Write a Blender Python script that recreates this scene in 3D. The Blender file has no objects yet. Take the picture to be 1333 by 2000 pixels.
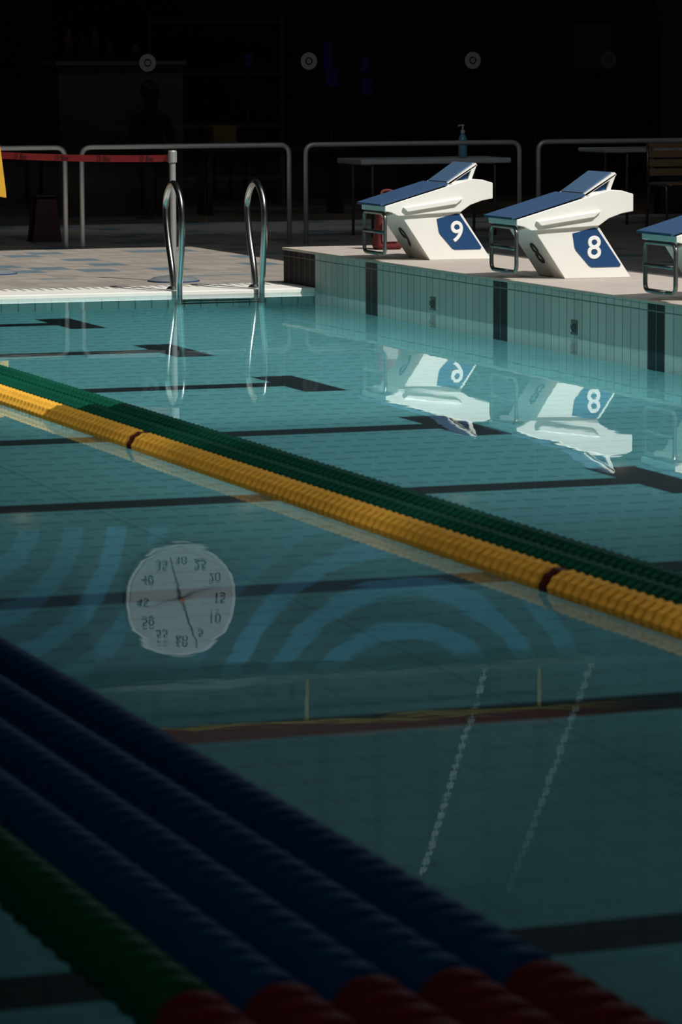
import bpy, bmesh, math, random
from mathutils import Vector, Matrix
random.seed(4)
sc=bpy.context.scene
COL=sc.collection
XW,YC,ZP,D,YR,YG=9.017,26.75,0.297,1.254,33.19,38.0
ZD=0.03
# ---------------------------------------------------------------- materials
class NT:
    def __init__(s,name):
        s.m=bpy.data.materials.new(name); s.m.use_nodes=True; s.t=s.m.node_tree; s.t.nodes.clear()
        s.out=s.t.nodes.new('ShaderNodeOutputMaterial')
    def n(s,ty,**k):
        nd=s.t.nodes.new(ty)
        for a,b in k.items(): setattr(nd,a,b)
        return nd
    def l(s,a,b): s.t.links.new(a,b)
    def put(s,sock,v):
        if isinstance(v,bpy.types.NodeSocket): s.l(v,sock)
        else: sock.default_value=v
    def M(s,op,a,b=0.0,c=0.0):
        nd=s.n('ShaderNodeMath',operation=op)
        for i,v in enumerate((a,b,c)): s.put(nd.inputs[i],v)
        return nd.outputs[0]
    def pos(s):
        g=s.n('ShaderNodeNewGeometry'); x=s.n('ShaderNodeSeparateXYZ'); s.l(g.outputs['Position'],x.inputs[0]); return g,x.outputs
    def mix(s,f,a,b):
        nd=s.n('ShaderNodeMix',data_type='RGBA'); s.put(nd.inputs[0],f); s.put(nd.inputs[6],a); s.put(nd.inputs[7],b); return nd.outputs[2]
    def noise(s,scale,vec=None,detail=3):
        nd=s.n('ShaderNodeTexNoise'); nd.inputs['Scale'].default_value=scale; nd.inputs['Detail'].default_value=detail
        if vec is not None: s.l(vec,nd.inputs['Vector'])
        return nd.outputs[0]
    def bsdf(s,col,rough=.5,metal=0.0,**k):
        b=s.n('ShaderNodeBsdfPrincipled'); s.put(b.inputs['Base Color'],col); s.put(b.inputs['Roughness'],rough); s.put(b.inputs['Metallic'],metal)
        for a,v in k.items(): s.put(b.inputs[a.replace('_',' ')],v)
        s.l(b.outputs[0],s.out.inputs[0]); return b
def C(r,g,b): return (r,g,b,1)
def simple(name,col,rough=.5,metal=0.0,var=.12,scale=14,bump=0.0,**k):
    s=NT(name); tc=s.n('ShaderNodeTexCoord'); nz=s.noise(scale,tc.outputs['Object'])
    dk=tuple(c*(1-var) for c in col[:3])+(1,); lt=tuple(min(1,c*(1+var)) for c in col[:3])+(1,)
    b=s.bsdf(s.mix(nz,dk,lt),rough,metal,**k)
    if bump:
        bp=s.n('ShaderNodeBump'); bp.inputs['Strength'].default_value=bump; bp.inputs['Distance'].default_value=.01
        s.l(s.noise(scale*6,tc.outputs['Object']),bp.inputs['Height']); s.l(bp.outputs[0],b.inputs['Normal'])
    return s.m
LS=dict(Specular_IOR_Level=.05)
WHITE=simple('white_fibreglass',C(.80,.79,.74),.35,var=.04,scale=5)
BLUE=simple('blue_paint',C(.006,.05,.15),.45,var=.15)
BLUEPAD=simple('blue_grip_pad',C(.022,.07,.16),.8,var=.25,scale=60,bump=.4)
WEDGEPAD=simple('pale_blue_grip_pad',C(.06,.13,.23),.7,var=.25,scale=60,bump=.4)
NUMW=simple('white_paint',C(.85,.85,.83),.4,var=.02)
NUMD=simple('grey_paint',C(.03,.03,.03),.6,var=.05)
STEEL=simple('brushed_steel',C(.52,.52,.51),.22,1.0,var=.08,scale=30)
DSTEEL=simple('galvanised_steel',C(.22,.22,.21),.4,1.0,var=.1,scale=30)
GALV=simple('satin_rail_steel',C(.50,.49,.48),.45,.5,var=.1,scale=20)
POST=simple('grey_post_paint',C(.30,.30,.295),.5,.3,var=.1,scale=20)
YEL=simple('yellow_plastic',C(.62,.33,.04),.5,var=.25,scale=40,bump=.3,**LS)
GRN=simple('green_plastic',C(.002,.052,.030),.5,var=.25,scale=40,**LS)
DRED=simple('dark_red_plastic',C(.05,.012,.01),.5,**LS)
REDP=simple('red_plastic',C(.17,.014,.012),.5,var=.2,**LS)
BLUP=simple('blue_plastic',C(.005,.070,.185),.5,var=.2,**LS)
GRN2=simple('deep_green_plastic',C(.006,.10,.035),.5,**LS)
BLACK=simple('black_plastic',C(.012,.012,.012),.5)
RED=simple('red_fabric',C(.12,.012,.012),.8)
CONC=simple('beige_concrete',C(.45,.395,.34),.8,var=.15,scale=6,bump=.3)
COPING=simple('white_coping',C(.78,.76,.70),.6,var=.06,scale=8)
WOOD=simple('light_wood',C(.30,.18,.09),.5,var=.3,scale=9)
DARK=simple('dark_wall_paint',C(.02,.018,.016),.7)
BROWN=simple('warm_panel',C(.065,.045,.032),.6)
SIGNY=simple('sign_yellow',C(.60,.33,.02),.5)
TABLE=simple('table_laminate',C(.5,.51,.51),.5)
CEIL=simple('ceiling_paint',C(.10,.12,.12),.9)
def m_floor():
    s=NT('pool_floor_tile'); g,p=s.pos(); X,Y=p[0],p[1]
    t=s.M('DIVIDE',s.M('SUBTRACT',Y,YC-1.25),2.5)
    dl=s.M('MULTIPLY',s.M('ABSOLUTE',s.M('SUBTRACT',s.M('FRACT',s.M('ADD',t,20.5)),.5)),2.5)
    xt=XW-2.21
    line=s.M('MULTIPLY',s.M('LESS_THAN',dl,.125),s.M('LESS_THAN',X,xt))
    bar=s.M('MULTIPLY',s.M('LESS_THAN',dl,.5),s.M('LESS_THAN',s.M('ABSOLUTE',s.M('SUBTRACT',X,xt)),.125))
    mask=s.M('MAXIMUM',line,bar)
    ry=s.M('FRACT',s.M('MULTIPLY',Y,4.0)); rx=s.M('FRACT',s.M('MULTIPLY',X,8.0))
    dash=s.M('MULTIPLY',s.M('LESS_THAN',ry,.20),s.M('LESS_THAN',rx,.7))
    mr=s.n('ShaderNodeMapRange'); s.l(Y,mr.inputs[0]); mr.inputs[1].default_value=9; mr.inputs[2].default_value=15; mr.inputs[3].default_value=.18; mr.inputs[4].default_value=.58
    gx=s.M('LESS_THAN',s.M('FRACT',s.M('MULTIPLY',X,4.0)),.05)
    j=s.M('LESS_THAN',s.M('FRACT',s.M('DIVIDE',s.M('ADD',X,20.8),5.0)),.004)
    base=s.mix(s.noise(.35),C(.155,.42,.42),C(.185,.46,.46))
    c=s.mix(s.M('MULTIPLY',dash,mr.outputs[0]),base,C(.05,.17,.17)); c=s.mix(s.M('MULTIPLY',gx,.2),c,C(.05,.18,.18)); c=s.mix(s.M('MULTIPLY',j,.35),c,C(.05,.12,.12))
    c=s.mix(mask,c,C(.003,.005,.008))
    s.bsdf(c,.5); return s.m
def m_poolwall(dark=False):
    s=NT('pool_wall_tile'); g,p=s.pos(); Y,Z=p[1],p[2]
    t=s.M('DIVIDE',s.M('SUBTRACT',Y,YC-1.25),2.5)
    dl=s.M('MULTIPLY',s.M('ABSOLUTE',s.M('SUBTRACT',s.M('FRACT',s.M('ADD',t,20.5)),.5)),2.5)
    st=s.M('LESS_THAN',dl,.125)
    gy=s.M('LESS_THAN',s.M('FRACT',s.M('ADD',s.M('MULTIPLY',s.M('SUBTRACT',Y,YC),8.0),200.0)),.07)
    gz=s.M('LESS_THAN',s.M('FRACT',s.M('DIVIDE',s.M('ADD',Z,5.02),.25)),.03)
    gr=s.M('MAXIMUM',gy,gz)
    cmb=s.n('ShaderNodeCombineXYZ'); s.l(s.M('FLOOR',s.M('MULTIPLY',s.M('SUBTRACT',Y,YC),8.0)),cmb.inputs[0]); s.l(s.M('FLOOR',s.M('DIVIDE',Z,.25)),cmb.inputs[1])
    wn=s.n('ShaderNodeTexWhiteNoise'); s.l(cmb.outputs[0],wn.inputs[0])
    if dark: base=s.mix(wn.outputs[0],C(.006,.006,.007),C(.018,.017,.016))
    else: base=s.mix(st,s.mix(wn.outputs[0],C(.37,.42,.385),C(.46,.50,.46)),C(.006,.007,.010))
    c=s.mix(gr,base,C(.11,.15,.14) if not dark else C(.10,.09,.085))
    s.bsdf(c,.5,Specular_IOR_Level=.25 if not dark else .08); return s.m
def m_farwall():
    s=NT('far_pool_wall_tile'); g,p=s.pos(); X,Z=p[0],p[2]
    gx=s.M('LESS_THAN',s.M('FRACT',s.M('MULTIPLY',s.M('ADD',X,20),8.0)),.08)
    c=s.mix(gx,C(.25,.50,.47),C(.1,.22,.2)); s.bsdf(c,.3); return s.m
def m_deck():
    s=NT('deck_tile'); g,p=s.pos(); X,Y=p[0],p[1]
    def cell(sx,sy,off):
        c=s.n('ShaderNodeCombineXYZ'); s.l(s.M('FLOOR',s.M('MULTIPLY',s.M('ADD',X,off),sx)),c.inputs[0]); s.l(s.M('FLOOR',s.M('MULTIPLY',s.M('ADD',Y,off),sy)),c.inputs[1])
        w=s.n('ShaderNodeTexWhiteNoise'); s.l(c.outputs[0],w.inputs[0]); return w.outputs[0]
    gx=s.M('LESS_THAN',s.M('FRACT',s.M('MULTIPLY',s.M('ADD',X,20),5.0)),.06); gy=s.M('LESS_THAN',s.M('FRACT',s.M('MULTIPLY',Y,5.0)),.06)
    blue=s.M('MULTIPLY',s.M('GREATER_THAN',cell(3.33,2.5,0.1),.84),s.M('GREATER_THAN',Y,28.6))
    c=s.mix(cell(5,5,0),C(.28,.25,.215),C(.37,.335,.295)); c=s.mix(s.M('MULTIPLY',blue,.85),c,C(.08,.16,.21))
    c=s.mix(s.M('MULTIPLY',s.M('MAXIMUM',gx,gy),.5),c,C(.12,.10,.085)); s.bsdf(c,.6); return s.m
def m_mural():
    s=NT('mural_wall_paint'); g,p=s.pos(); X,Z=p[0],p[2]
    def rings(cx,cz,w,rmax,r0):
        dx=s.M('SUBTRACT',X,cx); dz=s.M('SUBTRACT',Z,cz)
        r=s.M('SQRT',s.M('ADD',s.M('MULTIPLY',dx,dx),s.M('MULTIPLY',dz,dz)))
        w2=s.M('ABSOLUTE',s.M('SUBTRACT',s.M('FRACT',s.M('DIVIDE',s.M('ADD',r,r0),w)),.5))
        f=s.n('ShaderNodeMapRange'); f.interpolation_type='SMOOTHSTEP'; s.l(w2,f.inputs[0]); f.inputs[1].default_value=.18; f.inputs[2].default_value=.28; f.inputs[3].default_value=1; f.inputs[4].default_value=0
        h=s.n('ShaderNodeMapRange'); s.l(r,h.inputs[0]); h.inputs[1].default_value=rmax*.7; h.inputs[2].default_value=rmax; h.inputs[3].default_value=1; h.inputs[4].default_value=0
        return s.M('MULTIPLY',f.outputs[0],h.outputs[0])
    m=s.M('MAXIMUM',rings(13.75,5.5,.46,2.7,.0),s.M('MULTIPLY',rings(9.1,2.95,.46,2.4,.1),.75))
    c=s.mix(m,C(.008,.058,.080),C(.075,.34,.54)); s.bsdf(c,.6); return s.m
def m_upper():
    s=NT('upper_wall_cladding'); g,p=s.pos(); X,Z=p[0],p[2]
    a=s.M('LESS_THAN',s.M('FRACT',s.M('DIVIDE',s.M('ADD',X,20),.62)),.16)
    b=s.M('LESS_THAN',s.M('FRACT',s.M('DIVIDE',s.M('ADD',Z,20),.9)),.04)
    c=s.mix(s.M('MAXIMUM',a,b),C(.038,.068,.070),C(.010,.028,.032)); s.bsdf(c,.7); return s.m
def m_water():
    s=NT('pool_water'); g=s.n('ShaderNodeNewGeometry'); mp=s.n('ShaderNodeMapping'); s.l(g.outputs['Position'],mp.inputs[0]); mp.inputs['Scale'].default_value=(1,1,1)
    b=s.n('ShaderNodeBump'); b.inputs['Strength'].default_value=1; b.inputs['Distance'].default_value=.0007
    s.l(s.noise(1.2,mp.outputs[0],4.0),b.inputs['Height'])
    gl=s.n('ShaderNodeBsdfGlass'); gl.inputs['IOR'].default_value=1.333; gl.inputs['Roughness'].default_value=0; gl.inputs['Color'].default_value=C(.88,.98,1)
    s.l(b.outputs[0],gl.inputs['Normal']); s.l(gl.outputs[0],s.out.inputs[0]); return s.m
def m_glass():
    s=NT('partition_glass'); f=s.n('ShaderNodeFresnel'); f.inputs[0].default_value=1.45; t=s.n('ShaderNodeBsdfTransparent'); t.inputs[0].default_value=C(.8,.8,.8)
    gl=s.n('ShaderNodeBsdfGlossy'); gl.inputs['Roughness'].default_value=.02; mx=s.n('ShaderNodeMixShader'); s.l(f.outputs[0],mx.inputs[0]); s.l(t.outputs[0],mx.inputs[1]); s.l(gl.outputs[0],mx.inputs[2]); s.l(mx.outputs[0],s.out.inputs[0]); return s.m
def emis(name,col,st):
    s=NT(name); tc=s.n('ShaderNodeTexCoord'); nz=s.noise(14,tc.outputs['Object'])
    b=s.bsdf(C(.02,.02,.02),.5); s.l(s.mix(nz,C(0,0,0),col),b.inputs['Emission Color']); b.inputs['Emission Strength'].default_value=st; return s.m
# ---------------------------------------------------------------- mesh helpers
def mk(name,bm,mat,bevel=0,smooth=False,parent=None,loc=None,seg=2):
    me=bpy.data.meshes.new(name); bmesh.ops.recalc_face_normals(bm,faces=bm.faces); bm.to_mesh(me); bm.free()
    return mo(name,me,mat,bevel,smooth,parent,loc,seg)
def mo(name,me,mat,bevel=0,smooth=False,parent=None,loc=None,seg=2):
    o=bpy.data.objects.new(name,me); COL.objects.link(o)
    if mat is not None: me.materials.append(mat)
    if smooth:
        for f in me.polygons: f.use_smooth=True
    if bevel:
        b=o.modifiers.new('b','BEVEL'); b.width=bevel; b.segments=seg; b.limit_method='ANGLE'; b.angle_limit=math.radians(35)
    if parent: o.parent=parent
    if loc is not None: o.location=loc
    return o
def addbox(bm,a,b):
    vs=[bm.verts.new((x,y,z)) for x in (a[0],b[0]) for y in (a[1],b[1]) for z in (a[2],b[2])]
    for q in ((0,1,3,2),(4,6,7,5),(0,4,5,1),(2,3,7,6),(0,2,6,4),(1,5,7,3)): bm.faces.new([vs[i] for i in q])
def box(name,a,b,mat,**k):
    bm=bmesh.new(); addbox(bm,a,b); return mk(name,bm,mat,**k)
def addprism(bm,prof,y0,y1):
    A=[bm.verts.new((x,y0,z)) for x,z in prof]; B=[bm.verts.new((x,y1,z)) for x,z in prof]
    bm.faces.new(A); bm.faces.new(B[::-1]); n=len(prof)
    for i in range(n): bm.faces.new((A[i],B[i],B[(i+1)%n],A[(i+1)%n]))
def prism(name,profs,mat,**k):
    bm=bmesh.new()
    for p,y0,y1 in profs: addprism(bm,p,y0,y1)
    return mk(name,bm,mat,**k)
def fillet(pts,r,n=6):
    P=[Vector(p) for p in pts]; out=[P[0]]
    for i in range(1,len(P)-1):
        a=(P[i-1]-P[i]); b=(P[i+1]-P[i]); ra=min(r,a.length*.49); rb=min(r,b.length*.49)
        s=P[i]+a.normalized()*ra; e=P[i]+b.normalized()*rb
        for k in range(n+1):
            t=k/n; out.append(s*(1-t)**2+P[i]*2*t*(1-t)+e*t*t)
    out.append(P[-1]); return out
def addtube(bm,path,r,seg=12):
    P=[Vector(p) for p in path]; up=None; rings=[]
    for i,p in enumerate(P):
        t=(P[min(i+1,len(P)-1)]-P[max(i-1,0)]).normalized()
        if up is None:
            up=Vector((0,0,1)) if abs(t.z)<.9 else Vector((1,0,0))
        up=(up-t*up.dot(t)).normalized(); sd=t.cross(up)
        rings.append([bm.verts.new(p+(up*math.cos(a)+sd*math.sin(a))*r) for a in [2*math.pi*k/seg for k in range(seg)]])
    for a,b in zip(rings,rings[1:]):
        for k in range(seg): bm.faces.new((a[k],a[(k+1)%seg],b[(k+1)%seg],b[k]))
    bm.faces.new(rings[0]); bm.faces.new(rings[-1][::-1])
def tube(name,paths,r,mat,seg=12,**k):
    bm=bmesh.new()
    for p in paths: addtube(bm,p,r,seg)
    return mk(name,bm,mat,smooth=True,**k)
def lathe(name,prof,mat,seg=32,**k):
    bm=bmesh.new(); R=[]
    for r,z in prof: R.append([bm.verts.new((r*math.cos(2*math.pi*j/seg),r*math.sin(2*math.pi*j/seg),z)) for j in range(seg)])
    for a,b in zip(R,R[1:]):
        for j in range(seg): bm.faces.new((a[j],a[(j+1)%seg],b[(j+1)%seg],b[j]))
    bm.faces.new(R[0][::-1]); bm.faces.new(R[-1]); return mk(name,bm,mat,**k)
def text(name,body,size,mat,mtx,ext=.0015,parent=None,bold=0.0,**k):
    cu=bpy.data.curves.new(name,'FONT'); cu.body=body; cu.size=size; cu.extrude=ext; cu.offset=0.0; cu.align_x='CENTER'; cu.align_y='CENTER'
    if bold: cu.bevel_depth=bold; cu.bevel_resolution=0
    o=bpy.data.objects.new('tmp',cu); COL.objects.link(o); dg=bpy.context.evaluated_depsgraph_get(); dg.update()
    me=bpy.data.meshes.new_from_object(o.evaluated_get(dg)); bpy.data.objects.remove(o)
    me.transform(mtx)
    me.materials.clear(); return mo(name,me,mat,parent=parent,**k)
def basis(x,y,loc):
    x=Vector(x).normalized(); y=Vector(y).normalized(); z=x.cross(y); m=Matrix((x,y,z)).transposed().to_4x4(); m.translation=Vector(loc); return m
def empty(name,loc,label,cat,group=None):
    o=bpy.data.objects.new(name,None); o.empty_display_size=.1; COL.objects.link(o); o.location=loc; tag(o,label,cat,group); return o
def tag(o,label,cat,group=None,kind=None):
    o['label']=label; o['category']=cat
    if group: o['group']=group
    if kind: o['kind']=kind
    return o
def struct(o): o['kind']='structure'; return o
# ---------------------------------------------------------------- setting
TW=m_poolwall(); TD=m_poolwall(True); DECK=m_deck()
struct(box('floor',(-6,-4,-D-.2),(XW,YC,-D),m_floor()))
struct(box('wall_pool_right',(XW,-4,-D-.2),(XW+.05,YC,ZP-.02),TW))
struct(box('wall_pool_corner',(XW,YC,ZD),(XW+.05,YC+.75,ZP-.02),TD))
FW=m_farwall()
struct(box('wall_pool_far',(-6,YC,-D-.2),(XW+.05,YC+.2,-.005),FW))
struct(box('wall_pool_left',(-6.2,-4,-D-.2),(-6,YC,.0),FW))
struct(box('wall_pool_near',(-6,-4.2,-D-.2),(XW,-4,.0),FW))
struct(box('trim_1',(-6,YC,-.005),(XW,YC+.5,ZD),COPING,bevel=.006))
bm=bmesh.new(); x=-6.0
while x<XW-.08:
    addbox(bm,(x,YC+.5,ZD-.02),(x+.045,YC+.72,ZD)); x+=.07
struct(mk('trim_2',bm,COPING))
struct(box('floor_deck_far',(-6,YC+.72,-.3),(XW+.05,YG+7,ZD),DECK))
struct(box('floor_deck_side',(XW+.05,-4,-.3),(21,YG+7,ZD),DECK))
struct(box('trim_3',(XW+.05,-4,ZD),(10.15,YC+.75,ZP-.02),CONC))
struct(box('trim_4',(XW-.012,-4,ZP-.02),(10.16,YC+.76,ZP),CONC,bevel=.006))
bmw=bmesh.new(); v=[bmw.verts.new(p) for p in ((-6,-4,0),(XW,-4,0),(XW,YC,0),(-6,YC,0))]; bmw.faces.new(v)
me=bpy.data.meshes.new('pool_water'); bmw.to_mesh(me); bmw.free(); w=mo('pool_water',me,m_water())
tag(w,'still clear turquoise water filling the tiled swimming pool','water',kind='stuff')
struct(box('wall_far',(-6,YG-.05,3.1),(21,YG+.15,4.8),m_mural()))
UP=m_upper()
struct(box('wall_far_upper',(-6,YG+.1,4.8),(21,YG+.3,8.2),UP))
struct(box('trim_5',(-6,YG-.25,4.74),(21,YG+.1,4.82),simple('ledge_paint',C(.12,.16,.155),.6)))
struct(box('wall_lobby',(-6,YG+6,0),(21,YG+6.2,3.2),DARK))
struct(box('wall_right',(21,-4,0),(21.2,YG+6.2,8.2),UP))
struct(box('wall_left',(-6.4,-4,0),(-6.2,YG+6.2,8.2),UP))
struct(box('wall_near',(-6.4,-4.4,0),(21.2,-4.2,8.2),UP))
OX0,OX1,OY0,OY1=7.4,13.0,11.0,26.6  # unseen ceiling opening, placed to shape the patch of sun
bm=bmesh.new()
addbox(bm,(-6.4,-4.4,8.2),(OX0,YG+.3,8.4)); addbox(bm,(OX1,-4.4,8.2),(21.2,YG+.3,8.4)); addbox(bm,(OX0,-4.4,8.2),(OX1,OY0,8.4)); addbox(bm,(OX0,OY1,8.2),(OX1,YG+.3,8.4))
struct(mk('ceiling',bm,CEIL))
struct(box('ceiling_lobby',(-6,YG+.15,3.1),(21,YG+6.2,3.2),DARK))
GL=m_glass()
xs=[-6,9.35,11.62,13.45,15.3,17.1,21]
for i in range(len(xs)-1):
    struct(box('window_%d'%(i+1),(xs[i]+.006,YG,ZD),(xs[i+1]-.006,YG+.012,3.1),GL))
struct(box('trim_6',(16.75,YG-.1,ZD),(17.1,YG+.15,3.1),BLACK))
MK=simple('frosted_film',C(.14,.13,.125),.8,var=.1)
bm=bmesh.new()
def ring(bm,r0,r1,y,seg=40):
    a=[bm.verts.new((r0*math.cos(2*math.pi*j/seg),y,r0*math.sin(2*math.pi*j/seg))) for j in range(seg)]
    b=[bm.verts.new((r1*math.cos(2*math.pi*j/seg),y,r1*math.sin(2*math.pi*j/seg))) for j in range(seg)]
    for j in range(seg): bm.faces.new((a[j],a[(j+1)%seg],b[(j+1)%seg],b[j]))
ring(bm,.04,.09,-.002); ring(bm,.006,.026,-.002)
base=mk('glass_marker',bm,MK,loc=(11.0,YG,1.68)); tag(base,'round frosted ring sticker on the dark glass partition','sticker','ring stickers on the glass partition')
for X in (12.75,14.58):
    o=base.copy(); o.location=(X,YG,1.69); COL.objects.link(o)
o=base.copy(); o.data=base.data.copy(); o.data.materials[0]=simple('dim_film',C(.013,.013,.013),.8); o.location=(16.14,YG,1.69); COL.objects.link(o)
# ---------------------------------------------------------------- starting blocks
def block(num,yc):
    R=empty('starting_block',(9.5,yc,ZP),'white starting block numbered %s with blue sloping top'%num,'starting block','starting blocks on the pool edge')
    ped=[(-.35,.33),(.10,.345),(.335,0),(-.125,0)]
    slab=[(-.47,.350),(-.47,.386),(.17,.567),(.26,.562),(.34,.538),(.34,.428),(.26,.415),(.17,.385),(.10,.338),(-.37,.315),(-.42,.34)]
    prism('body',[(ped,-.225,.225),(slab,-.25,.25)],WHITE,bevel=.004,parent=R)
    for s in (-1,1):
        prism('side_rail',[([(-.31,.345),(.06,.395),(.11,.435),(-.34,.375)],min(s*.245,s*.275),max(s*.245,s*.275))],WHITE,bevel=.004,parent=R)
    prism('foot_pad',[([(-.505,.385),(.0,.529),(.0,.545),(-.505,.401)],-.252,.252)],BLUEPAD,bevel=.003,parent=R)
    K=prism('kick_wedge',[([(-.005,.53),(.015,.52),(.238,.66),(.224,.68)],-.215,.215)],WHITE,bevel=.004,parent=R)
    prism('wedge_pad',[([(.012,.551),(.018,.544),(.212,.672),(.206,.681)],-.185,.185)],WEDGEPAD,bevel=.002,parent=K)
    for s in (-1,1):
        bm=bmesh.new()
        o=[(.0,.53),(.234,.67),(.185,.545)]; cx=sum(p[0] for p in o)/3; cz=sum(p[1] for p in o)/3
        i=[(cx+(x-cx)*.55,cz+(z-cz)*.55) for x,z in o]
        ya,yb=s*.205-.01,s*.205+.01
        V={}
        for k,yy in enumerate((ya,yb)):
            V['o%d'%k]=[bm.verts.new((a,yy,b)) for a,b in o]; V['i%d'%k]=[bm.verts.new((a,yy,b)) for a,b in i]
        for j in range(3):
            q=(j+1)%3
            bm.faces.new((V['o0'][j],V['o0'][q],V['i0'][q],V['i0'][j])); bm.faces.new((V['o1'][j],V['o1'][q],V['i1'][q],V['i1'][j]))
            bm.faces.new((V['o0'][j],V['o0'][q],V['o1'][q],V['o1'][j])); bm.faces.new((V['i0'][j],V['i0'][q],V['i1'][q],V['i1'][j]))
        mk('wedge_bracket',bm,WHITE,parent=K)
    prism('wedge_core',[([(.04,.535),(.2,.645),(.175,.55)],-.18,.18)],BLUE,parent=K)
    pan=[(-.075,.29),(.075,.325),(.095,.32),(.262,.085),(.255,.07),(.06,.07),(.04,.08),(-.05,.18),(-.06,.20)]
    P=prism('number_panel',[(pan,-.2285,-.2245)],BLUE,parent=R)
    text('number',num,.205,NUMW,basis((1,0,0),(0,0,1),(.075,-.2295,.19)),parent=P,bold=.0035)
    P2=prism('number_panel',[([(x,z) for x,z in pan],.2245,.2285)],BLUE,parent=R)
    text('number',num,.205,NUMW,basis((-1,0,0),(0,0,1),(.078,.2295,.19)),parent=P2,bold=.0035)
    d=Vector((-.225,0,.33)).normalized()
    text('number',num,.22,NUMD,basis((0,-1,0),d,(-.2305,-.02,.15)),parent=R,bold=.003)
    fr=[]
    loop=fillet([(-.46,-.1,.05),(-.46,-.22,.05),(-.46,-.22,.335),(-.46,.22,.335),(-.46,.22,.05),(-.46,-.1,.05)],.05)
    fr.append(loop)
    for s in (-1,1):
        fr.append(fillet([(-.46,s*.22,.325),(-.40,s*.21,.345),(-.30,s*.19,.345)],.03))
    fr.append([(-.46,-.22,.20),(-.46,.22,.20)])
    tube('hand_grip',fr,.0135,DSTEEL,parent=R)['label']='grey steel tube backstroke grip frame'
    return R
block('9',YC-1.25); block('8',YC-3.75); block('7',YC-6.25)
def anchor(y):
    R=empty('rope_anchor',(XW,y,.06),'small grey metal rope anchor set in the tiled pool wall','rope anchor','rope anchors in the pool wall')
    bm=bmesh.new(); addbox(bm,(-.006,-.05,-.045),(.001,.05,.045)); mk('plate',bm,DSTEEL,bevel=.002,parent=R)
    bm=bmesh.new(); addbox(bm,(-.008,-.026,-.03),(-.005,.026,.025)); mk('recess',bm,simple('recess_grey',C(.05,.06,.06),.5),parent=R)
    tube('hook',[fillet([(-.006,0,.02),(-.025,0,.02),(-.025,0,-.02),(-.006,0,-.02)],.01)],.005,STEEL,parent=R)
for k in (1,2,3): anchor(YC-2.5*k)
# ---------------------------------------------------------------- ladder
L=empty('pool_ladder',(8.27,YC,ZD),'polished steel pool ladder with two curved hoop handrails','pool ladder')
for s in (-1,1):
    x=s*.315
    pts=[(x,-.04,-1.0),(x,-.04,-.05),(x,-.06,.12),(x,-.12,.42),(x,-.10,.65),(x,.04,.775),(x,.19,.75),(x,.29,.62),(x,.24,.38),(x,.14,.15),(x,.12,0)]
    P=[Vector(p) for p in pts]; path=[]
    for i in range(len(P)-1):
        p0=P[max(i-1,0)];p1=P[i];p2=P[i+1];p3=P[min(i+2,len(P)-1)]
        for k in range(6):
            t=k/6; path.append(.5*((2*p1)+(-p0+p2)*t+(2*p0-5*p1+4*p2-p3)*t*t+(-p0+3*p1-3*p2+p3)*t**3))
    path.append(P[-1]); tube('handrail',[path],.024,STEEL,seg=16,parent=L)
    lathe('flange',[(.05,0),(.05,.012),(.03,.03)],STEEL,parent=L,loc=(x,.12,0),smooth=False)
for z in (-.08,-.33,-.58,-.83):
    bm=bmesh.new(); addbox(bm,(-.33,-.10,z-.02),(.33,-.01,z-.006))
    for k in range(3): addbox(bm,(-.33,-.10+k*.035,z-.01),(.33,-.075+k*.035,z))
    mk('step',bm,BLACK,parent=L)
# ---------------------------------------------------------------- rails
def rail(x0,x1):
    o=tube('guard_rail',[fillet([(x0,YR,ZD),(x0,YR,.935),(x1,YR,.935),(x1,YR,ZD)],.09,8)],.022,GALV,seg=14)
    tag(o,'satin steel tube guard rail with rounded corners on the deck','railing','guard rails along the deck')
for a,b in ((6.85,8.83),(8.985,10.94),(11.10,13.20),(13.39,15.5)): rail(a,b)
# ---------------------------------------------------------------- stanchions and belt
PB=simple('post_base',C(.16,.18,.19),.4)
def stanchion(x,y,lab):
    R=empty('stanchion',(x,y,ZD),lab,'barrier post','barrier posts')
    lathe('post',[(.024,.03),(.024,.90),(.034,.905),(.034,.985),(.028,.995)],POST,parent=R,smooth=False,seg=24)
    lathe('base',[(.19,0),(.19,.012),(.15,.035),(.03,.05)],PB,parent=R)
    lathe('base_ring',[(.20,0),(.20,.008)],BLUE,parent=R)
    return R
stanchion(8.28,27.95,'grey steel barrier post holding a red belt'); stanchion(7.24,29.5,'grey steel barrier post at the end of the red belt')
A=Vector((8.26,27.985,.965)); B=Vector((7.26,29.465,.97)); u=(B-A).normalized()
bm=bmesh.new(); N=24; n=Vector((u.y,-u.x,0))*.0015
top=[];bot=[]
for k in range(N+1):
    t=k/N; p=A.lerp(B,t)-Vector((0,0,.012*4*t*(1-t))); top.append(p+Vector((0,0,.026))); bot.append(p-Vector((0,0,.026)))
vt=[[bm.verts.new(q+n*s) for q in top] for s in (1,-1)]; vb=[[bm.verts.new(q+n*s) for q in bot] for s in (1,-1)]
for k in range(N):
    for s in (0,1): bm.faces.new((vb[s][k],vb[s][k+1],vt[s][k+1],vt[s][k]))
    bm.faces.new((vt[0][k],vt[0][k+1],vt[1][k+1],vt[1][k])); bm.faces.new((vb[0][k],vb[0][k+1],vb[1][k+1],vb[1][k]))
belt=mk('barrier_belt',bm,simple('red_belt',C(.34,.025,.03),.6)); tag(belt,'red fabric barrier belt with repeated dark printed marks','belt')
BT=simple('belt_print',C(.04,.01,.01),.7)
nn=Vector((u.y,-u.x,0)); nn=nn if nn.y<0 else -nn
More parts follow.
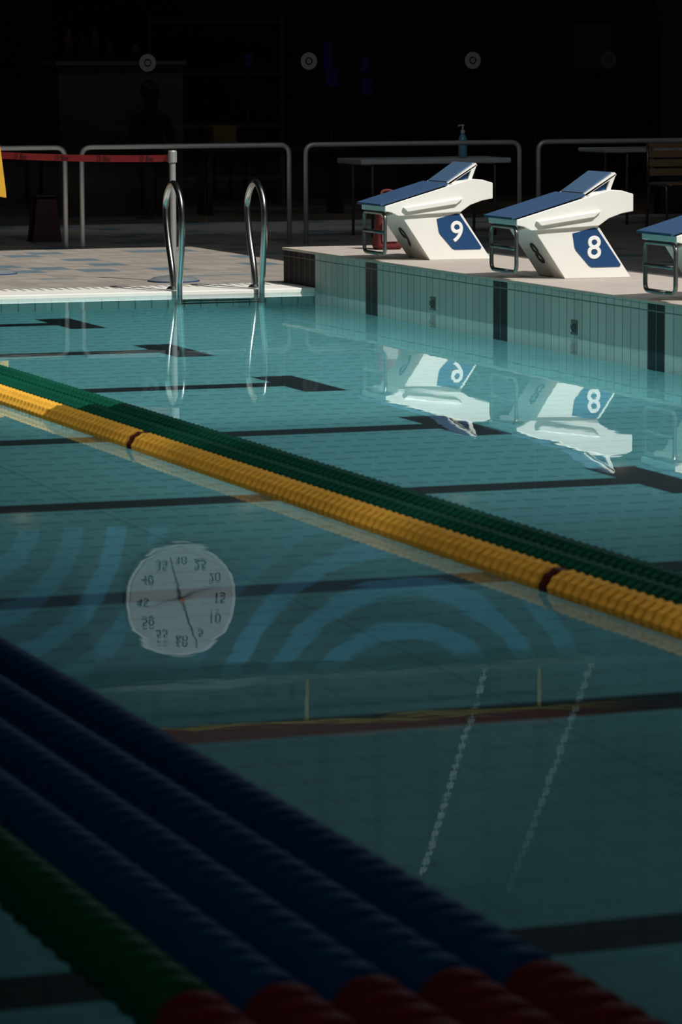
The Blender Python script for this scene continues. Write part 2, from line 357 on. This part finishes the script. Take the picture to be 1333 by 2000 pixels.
for k,t in enumerate((.12,.36,.60,.84)):
    p=A.lerp(B,t)-Vector((0,0,.012*4*t*(1-t)))
    text('belt_emblem','O',.055,BT,basis(-u,(0,0,1),p+nn*.003+u*.05),parent=belt,ext=.0003)
    text('belt_print','Bay',.055,BT,basis(-u,(0,0,1),p+nn*.003-u*.03),parent=belt,ext=.0003)
S=empty('caution_sign',(7.25,29.30,.65),'yellow folding plastic caution sign hung on the barrier post','sign')
pp=[(-.14,.02),(.045,-.01),(.04,.06),(-.005,.44),(-.10,.45)]
prism('panel',[(pp,-.09,-.075)],SIGNY,bevel=.004,parent=S); prism('panel',[(pp,-.055,-.04)],SIGNY,bevel=.004,parent=S)
# ---------------------------------------------------------------- lane ropes
def floats(name,y0,y1,r,mat,parent,pitch=.062,seg=24,vane=.07):
    n=max(1,round((y1-y0)/pitch)); p=(y1-y0)/n; V=[];F=[]
    lo=.60 if vane else .5
    prof=[(0.05,lo),(.20,.93),(.5,1.03),(.80,.93),(.95,lo)]
    for i in range(n):
        for a,rr in prof:
            for j in range(seg):
                q=rr*(1-(vane if (j%2==0) else 0))*r; an=2*math.pi*j/seg
                V.append((q*math.cos(an),y0+(i+a)*p,q*math.sin(an)))
    m=n*len(prof)
    for i in range(m-1):
        for j in range(seg): F.append((i*seg+j,(i+1)*seg+j,(i+1)*seg+(j+1)%seg,i*seg+(j+1)%seg))
    F.append(tuple(range(seg))); F.append(tuple(m*seg-1-j for j in range(seg)))
    me=bpy.data.meshes.new(name); me.from_pydata(V,[],F); return mo(name,me,mat,parent=parent,smooth=(vane==0))
def lane_rope(x,secs,r,label,grp,y0,y1,pitch=.062,vane=.07):
    R=empty('lane_rope',(x,0,0),label,'lane rope',grp)
    tube('cable',[[(0,y0-.2,0),(0,y1+.2,0)]],.008,DSTEEL,parent=R)
    for a,b,m in secs: floats('float_section',a,b,r,m,R,pitch,vane=vane)
    return R
def banded(main,band,ys,y0,y1):
    out=[];c=y0
    for y in ys: out+=[(c,y-.04,main),(y-.035,y+.035,band)]; c=y+.04
    out.append((c,y1,main)); return out
ys=(6.5,11.35,16.23,21.2)
g='lane ropes floating across the pool'
lane_rope(4.655,banded(YEL,DRED,ys,5.0,26.4),.073,'yellow ribbed floating lane rope with thin dark bands',g,5.0,26.4,.07)
lane_rope(4.808,[(5.0,26.4,GRN)],.073,'green ribbed floating lane rope beside the yellow rope',g,5.0,26.4,.07)
lane_rope(4.960,[(5.0,26.4,GRN)],.073,'green ribbed floating lane rope at the edge of the bundle',g,5.0,26.4,.07)
for k in range(4):
    lane_rope(2.555-.165*k,[(3.6,6.35,REDP),(6.36,20,BLUP)],.0795,'blue ribbed floating lane rope turning dark red',g,3.6,20,.11,0)
lane_rope(2.555-.165*4,[(3.6,6.35,REDP),(6.36,20,GRN2)],.0795,'deep green ribbed floating lane rope turning dark red',g,3.6,20,.11,0)
# ---------------------------------------------------------------- clock
K=empty('pace_clock',(11.27,YG-.05,3.885),'large round white pace clock with black numerals on the wall','clock')
def disc(name,r,y0,y1,mat,parent):
    bm=bmesh.new(); seg=64
    a=[bm.verts.new((r*math.cos(2*math.pi*j/seg),y0,r*math.sin(2*math.pi*j/seg))) for j in range(seg)]; b=[bm.verts.new((v.co.x,y1,v.co.z)) for v in a]
    bm.faces.new(a); bm.faces.new(b[::-1])
    for j in range(seg): bm.faces.new((a[j],b[j],b[(j+1)%seg],a[(j+1)%seg]))
    return mk(name,bm,mat,parent=parent,bevel=.006)
disc('casing',.60,-.07,0,simple('clock_rim',C(.85,.87,.87),.4),K); face=disc('clock_face',.565,-.078,-.06,simple('clock_white',C(.62,.63,.65),.5,var=.03),K)
NG=simple('numeral_grey',C(.04,.05,.05),.5)
for k in range(12):
    a=math.radians(90-30*k); t=str(60 if k==0 else 5*k)
    text('numeral',t,.14,NG,basis((1,0,0),(0,0,1),(.42*math.cos(a),-.081,.42*math.sin(a))),parent=face,bold=.002)
def hand(vx,vz,ln,w,mat,y):
    d=Vector((vx,0,vz)).normalized(); s=Vector((d.z,0,-d.x)); bm=bmesh.new()
    q=[-d*.12-s*w,-d*.12+s*w,d*ln+s*w*.4,d*ln-s*w*.4]; A=[bm.verts.new(p+Vector((0,y,0))) for p in q]; Bv=[bm.verts.new(p+Vector((0,y-.004,0))) for p in q]
    bm.faces.new(A); bm.faces.new(Bv[::-1])
    for j in range(4): bm.faces.new((A[j],Bv[j],Bv[(j+1)%4],A[(j+1)%4]))
    mk('clock_hand',bm,mat,parent=K)
ORG=simple('orange_hand',C(.5,.12,.02),.5); PR=simple('pale_hand',C(.50,.40,.42),.5)
hand(.17,.50,.52,.014,BLACK,-.09); hand(-.13,-.47,.48,.014,simple('grey_hand',C(.12,.10,.10),.5),-.096); hand(-.45,.12,.40,.008,PR,-.102); hand(.45,-.12,.44,.008,PR,-.108)
hub=disc('hub',.03,-.118,-.085,ORG,K)
# ---------------------------------------------------------------- upper gallery
YL=simple('yellow_rail_paint',C(.60,.45,.12),.5)
G=tube('gallery_rail',[[(8,YG-.2,5.24),(16.8,YG-.2,5.24)]]+[[(x,YG-.2,4.8),(x,YG-.2,5.24)] for x in (8.2,12.62,15.27)],.025,YL)
tag(G,'yellow painted handrail with posts on the upper ledge','railing')
struct(box('trim_7',(-6,YG+.07,5.27),(21,YG+.1,5.45),simple('added_red_band',C(.22,.04,.025),.6)))  # added band above the view, there to put red into the water reflection
LT=simple('white_flags',C(.6,.65,.65),.4)
for (xa,za,xb,zb) in ((14.755,4.825,14.0,7.1),(16.0,4.825,15.0,7.35)):
    bm=bmesh.new(); n=22
    for k in range(n):
        t0=k/n; t1=(k+.6)/n
        a=Vector((xa+(xb-xa)*t0,0,za+(zb-za)*t0)); b=Vector((xa+(xb-xa)*t1,0,za+(zb-za)*t1))
        lo=[bm.verts.new((p.x+dx,YG+.045,p.z)) for p,dx in ((a,-.04),(a,.04),(b,.04),(b,-.04))]; hi=[bm.verts.new((v.co.x,YG+.05,v.co.z)) for v in lo]
        bm.faces.new(lo); bm.faces.new(hi[::-1])
        for j in range(4): bm.faces.new((lo[j],hi[j],hi[(j+1)%4],lo[(j+1)%4]))
    addtube(bm,[(xa,YG+.05,za),(xb,YG+.05,zb)],.008,6)
    o=mk('bunting_line',bm,LT); tag(o,'slanting line of small white flags on the upper wall','bunting','white flag lines')
# ---------------------------------------------------------------- table, bottle, bag etc
T=empty('folding_table',(12.68,34.35,ZD),'long grey folding table behind the guard rail','table')
box('table_top',(-.76,-.35,.69),(.76,.35,.74),TABLE,bevel=.012,parent=T)
for x in (-.62,.62): tube('leg',[fillet([(x,-.28,0),(x,-.28,.69),(x,.28,.69),(x,.28,0)],.04)],.014,DSTEEL,parent=T)
Bt=empty('pump_bottle',(13.02,34.2,ZD+.74),'clear pump bottle of blue hand sanitiser on the table','bottle')
lathe('bottle',[(.03,0),(.042,.01),(.042,.17),(.03,.21),(.016,.225),(.016,.235)],simple('blue_gel',C(.14,.38,.50),.2),parent=Bt,smooth=True)
PW=simple('pump_white',C(.6,.65,.68),.4)
lathe('pump',[(.02,.235),(.02,.262),(.006,.265),(.006,.30),(.014,.302),(.014,.315)],PW,parent=Bt)
tube('nozzle',[[(0,0,.308),(-.045,-.01,.306),(-.05,-.01,.295)]],.006,PW,parent=Bt)
T2=empty('folding_table',(16.0,36.0,ZD),'grey folding table by the glass partition','table')
box('table_top',(-.9,-.35,.73),(.9,.35,.77),TABLE,bevel=.012,parent=T2)
for x in (-.62,.62): tube('leg',[fillet([(x,-.28,0),(x,-.28,.73),(x,.28,.73),(x,.28,0)],.04)],.014,DSTEEL,parent=T2)
Bg=empty('sports_bag',(9.62,26.85,ZP),'red and white sports bag standing on the platform','bag')
bm=bmesh.new(); bmesh.ops.create_cube(bm,size=1)
for v in bm.verts: v.co=Vector((v.co.x*.22*(1 if v.co.z<0 else .65),v.co.y*.16*(1 if v.co.z<0 else .7),(v.co.z+.5)*.36))
mk('bag_body',bm,RED,bevel=.04,seg=4,parent=Bg,smooth=True)
box('bag_panel',(-.07,-.092,.06),(.05,-.078,.22),simple('grey_panel',C(.3,.28,.27),.7),bevel=.006,parent=Bg)
tube('strap',[fillet([(-.05,0,.34),(-.05,0,.44),(.05,0,.44),(.05,0,.34)],.04)],.01,RED,parent=Bg)
Ch=empty('slatted_chair',(15.45,34.6,ZD),'wooden slatted chair with a metal frame','chair')
bm=bmesh.new()
for k in range(5): addbox(bm,(-.22,-.22+k*.09,.44),(.22,-.15+k*.09,.46))
for x in (-.2,.17): addbox(bm,(x,-.22,.43),(x+.03,.21,.445))
mk('seat',bm,WOOD,parent=Ch)
bm=bmesh.new()
for k in range(4): addbox(bm,(-.22,.22,.52+k*.09),(.22,.24,.59+k*.09))
for x in (-.2,.17): addbox(bm,(x,.235,.52),(x+.03,.25,.86))
mk('backrest',bm,WOOD,parent=Ch)
for x in (-.23,.23):
    tube('leg',[fillet([(x,-.25,0),(x,-.22,.44),(x,.2,.44),(x,.26,0)],.05)],.014,DSTEEL,parent=Ch)
    tube('leg',[[(x,.22,.44),(x,.25,.88)]],.014,DSTEEL,parent=Ch)
fs=empty('floor_sign',(9.0,34.6,ZD),'dark red folding floor sign behind the rail','sign'); DR=simple('dull_red',C(.045,.010,.010),.7)
prism('panel',[([(-.14,0),(.14,0),(.09,.42),(-.09,.42)],-.1,-.08)],DR,parent=fs); prism('panel',[([(-.14,0),(.14,0),(.09,.42),(-.09,.42)],.08,.1)],DR,parent=fs); prism('handle',[([(-.09,.40),(.09,.40),(.09,.43),(-.09,.43)],-.1,.1)],DR,parent=fs)
# ---------------------------------------------------------------- lobby
ct=empty('reception_counter',(11.3,40.2,ZD),'brown panelled counter inside the dark lobby','counter')
box('carcass',(-.75,-.3,0),(.65,.3,1.62),simple('dark_panel',C(.045,.033,.025),.6),bevel=.01,parent=ct); box('worktop',(-.78,-.33,1.62),(.68,.33,1.67),simple('pale_top',C(.15,.12,.10),.5),bevel=.005,parent=ct)
DBR=simple('dull_brown',C(.05,.032,.025),.7)
for i,(x,h,r) in enumerate(((10.75,.34,.05),(10.9,.28,.04),(11.05,.36,.045),(11.2,.22,.06),(11.5,.18,.05))):
    o=lathe('canister',[(r,0),(r,h*.7),(r*.6,h*.85),(r*.35,h*.9),(r*.35,h)],DARK if i%2 else DBR,loc=(x,40.2,ZD+1.67),smooth=True); tag(o,'dark canister standing on the lobby counter','canister','canisters on the counter')
pf=empty('picture_frame',(18.45,YG+5.98,1.85),'dark framed picture on the lobby wall','picture')
box('frame',(-.3,-.03,-.33),(.3,0,.33),BLACK,bevel=.01,parent=pf); box('picture',(-.25,-.035,-.28),(.25,-.03,.28),simple('dull_print',C(.12,.10,.08),.6),parent=pf)
SHM=simple('shelf_wood',C(.12,.085,.06),.6)
sh=empty('shelf_unit',(13.1,42.6,ZD),'dark open shelving unit in the lobby','shelf')
for x in (-.8,.8): box('side_panel',(x-.02,-.2,0),(x+.02,.2,2.2),SHM,parent=sh)
for z in (.3,.9,1.5,2.1): box('shelf_board',(-.79,-.2,z),(.79,.2,z+.03),SHM,parent=sh)
BLE=emis('blue_screen_light',C(.003,.005,.30),.06)
for i,(x,z,w,h) in enumerate(((14.15,1.75,.05,.16),(14.2,1.5,.07,.10),(14.6,1.65,.04,.08),(14.62,1.4,.06,.10),(11.75,1.45,.03,.07),(13.2,1.7,.03,.07))):
    R=empty('wall_screen',(x,41.5,z),'small screen with blue glow in the lobby','screen','blue screens in the lobby')
    box('screen_casing',(-w-.03,0,-h-.03),(w+.03,.04,h+.03),BLACK,parent=R); box('screen',(-w,-.004,-h),(w,0,h),BLE,parent=R)
    tube('stand',[[(0,.02,-h-.02),(0,.02,-z+ZD)]],.012,BLACK,parent=R)
o=box('storage_box',(12.2,39.6,.75),(12.46,39.85,1.0),simple('box_yellow',C(.2,.12,.02),.6),bevel=.01); tag(o,'yellow storage box on a lobby bench','box')
b=empty('bench',(12.85,39.8,ZD),'dark bench in the lobby','bench'); box('bench_top',(-.8,-.25,.68),(.9,.25,.72),BROWN,parent=b)
for x in (-.7,.8): box('leg',(x-.03,-.2,0),(x+.03,.2,.68),BLACK,parent=b)
P=empty('person',(11.38,39.2,ZD),'person in dark clothing sitting behind the glass','person')
verts=[(0,0,.52),(0,.02,.75),(0,.03,1.0),(0,.02,1.10),(0,0,1.17),(.17,.02,1.04),(.22,-.05,.80),(.12,-.28,.76),(-.17,.02,1.04),(-.22,-.05,.80),(-.12,-.28,.76),(.1,-.02,.5),(.12,-.42,.5),(.12,-.45,.06),(.12,-.55,.04),(-.1,-.02,.5),(-.12,-.42,.5),(-.12,-.45,.06),(-.12,-.55,.04),(0,-.01,1.27),(0,0,1.36)]
edges=[(0,1),(1,2),(2,3),(3,4),(3,5),(5,6),(6,7),(3,8),(8,9),(9,10),(0,11),(11,12),(12,13),(13,14),(0,15),(15,16),(16,17),(17,18),(4,19),(19,20)]
rad=[.15,.14,.15,.09,.055,.07,.045,.035,.07,.045,.035,.09,.07,.05,.04,.09,.07,.05,.04,.09,.085]
me=bpy.data.meshes.new('person_body'); me.from_pydata(verts,edges,[]); ob=mo('body',me,simple('dark_clothes',C(.02,.018,.02),.8),parent=P)
sk=ob.modifiers.new('s','SKIN')
for i,rr in enumerate(rad): me.skin_vertices[0].data[i].radius=(rr,rr)
me.skin_vertices[0].data[0].use_root=True; ob.modifiers.new('ss','SUBSURF').levels=2
bm=bmesh.new(); bmesh.ops.create_uvsphere(bm,u_segments=20,v_segments=12,radius=.105)
for v in bm.verts: v.co=Vector((v.co.x,v.co.y*1.08+.03,v.co.z*1.1+1.36))
mk('hair',bm,BLACK,parent=P,smooth=True)
st=empty('stool',(11.38,39.25,ZD),'dark lobby stool under the seated person','stool'); lathe('seat',[(.18,.34),(.18,.38)],BLACK,parent=st); lathe('post',[(.16,0),(.16,.01),(.03,.03),(.03,.34)],BLACK,parent=st)
# ---------------------------------------------------------------- lights
def light(name,ty,loc,energy,col=(1,1,1),target=None,**k):
    d=bpy.data.lights.new(name,ty); d.energy=energy; d.color=col
    for a,b in k.items(): setattr(d,a,b)
    o=bpy.data.objects.new(name,d); COL.objects.link(o); o.location=loc
    if target is not None: o.rotation_euler=(Vector(target)-Vector(loc)).to_track_quat('-Z','Y').to_euler()
    return o
sd=Vector((-.36,.80,-1))
light('sun','SUN',(0,0,20),4.0,(1,.96,.90),target=Vector((0,0,20))+sd,angle=0.0)
def pool_fill(x,y,sx,sy,e):  # added area lamps hidden under the surface, facing down to brighten the pool floor
    light('pool_fill','AREA',(x,y,-.08),e,(.76,.96,1),target=(x,y,-1),shape='RECTANGLE',size=sx,size_y=sy)
pool_fill(8.0,20.5,1.8,12,78); pool_fill(5.6,20.5,2.8,12,57); pool_fill(2.5,20,3,12,17)
pool_fill(6.5,11,4,6,5); pool_fill(3.0,10,3,7,2); pool_fill(1.5,5,4,6,.5)
def spot(name,loc,tgt,e,col,ang,blend=.4):
    light(name,'SPOT',loc,e,col,target=tgt,spot_size=math.radians(ang),shadow_soft_size=0.0,spot_blend=blend)
spot('clock_fill',(11.3,34,7.5),(11.27,YG,3.885),200,(1,1,1),24,.3)  # added spot, brightens the clock for its reflection
spot('mural_fill',(13.5,33,7.0),(12.6,YG,4.0),245,(.8,.95,1),85)  # added wide spot that lifts the mural wall
for yy,e in ((8.5,230),(11.5,360),(14.5,470),(17.5,550),(20.5,550)):
    spot('rope_fill',(1.6,yy-1.0,5.5),(5.1,yy,0),e,(1,.97,.92),38,.6)  # added unseen spots that light the yellow and green ropes
spot('near_rope_fill',(-.5,3.5,5.0),(2.2,7,0),62,(.9,.95,1),76,.7)  # added weak spot for the foreground ropes
spot('block_fill',(3.0,19,6.5),(9.3,22.5,.6),400,(1,.97,.9),46,.8)
spot('rail_fill',(9.0,25,7.5),(11.2,33.5,.9),130,(1,.95,.88),50,.8)  # added spot to make the guard rails brighter
for xx in (10,12.5,15,18): light('lobby_fill','POINT',(xx,39.5 if xx<17 else 42,2.9),2.8,(1,.7,.45),shadow_soft_size=0.0)  # added point lamps that give the lobby some dim warm light
W=bpy.data.worlds.new('world'); sc.world=W; W.use_nodes=True; W.node_tree.nodes['Background'].inputs[0].default_value=(.75,.85,1,1); W.node_tree.nodes['Background'].inputs[1].default_value=1.0
# ---------------------------------------------------------------- camera
y=math.radians(18.998);t=math.radians(6.7603);r=math.radians(-.2498)
fw=Vector((math.sin(y)*math.cos(t),math.cos(y)*math.cos(t),-math.sin(t))); rt=Vector((math.cos(y),-math.sin(y),0)); up=rt.cross(fw)
rt2=rt*math.cos(r)+up*math.sin(r); up2=-rt*math.sin(r)+up*math.cos(r)
cd=bpy.data.cameras.new('camera'); co=bpy.data.objects.new('camera',cd); COL.objects.link(co)
m=Matrix((rt2,up2,-fw)).transposed().to_4x4(); m.translation=Vector((0,0,1.7062)); co.matrix_world=m
cd.sensor_fit='HORIZONTAL'; cd.sensor_width=24; cd.lens=7456.9/1333*24; cd.clip_end=200
cd.dof.use_dof=True; cd.dof.focus_distance=25.5; cd.dof.aperture_fstop=7.0
sc.camera=co
sc.view_settings.view_transform='Standard'; sc.view_settings.look='None'
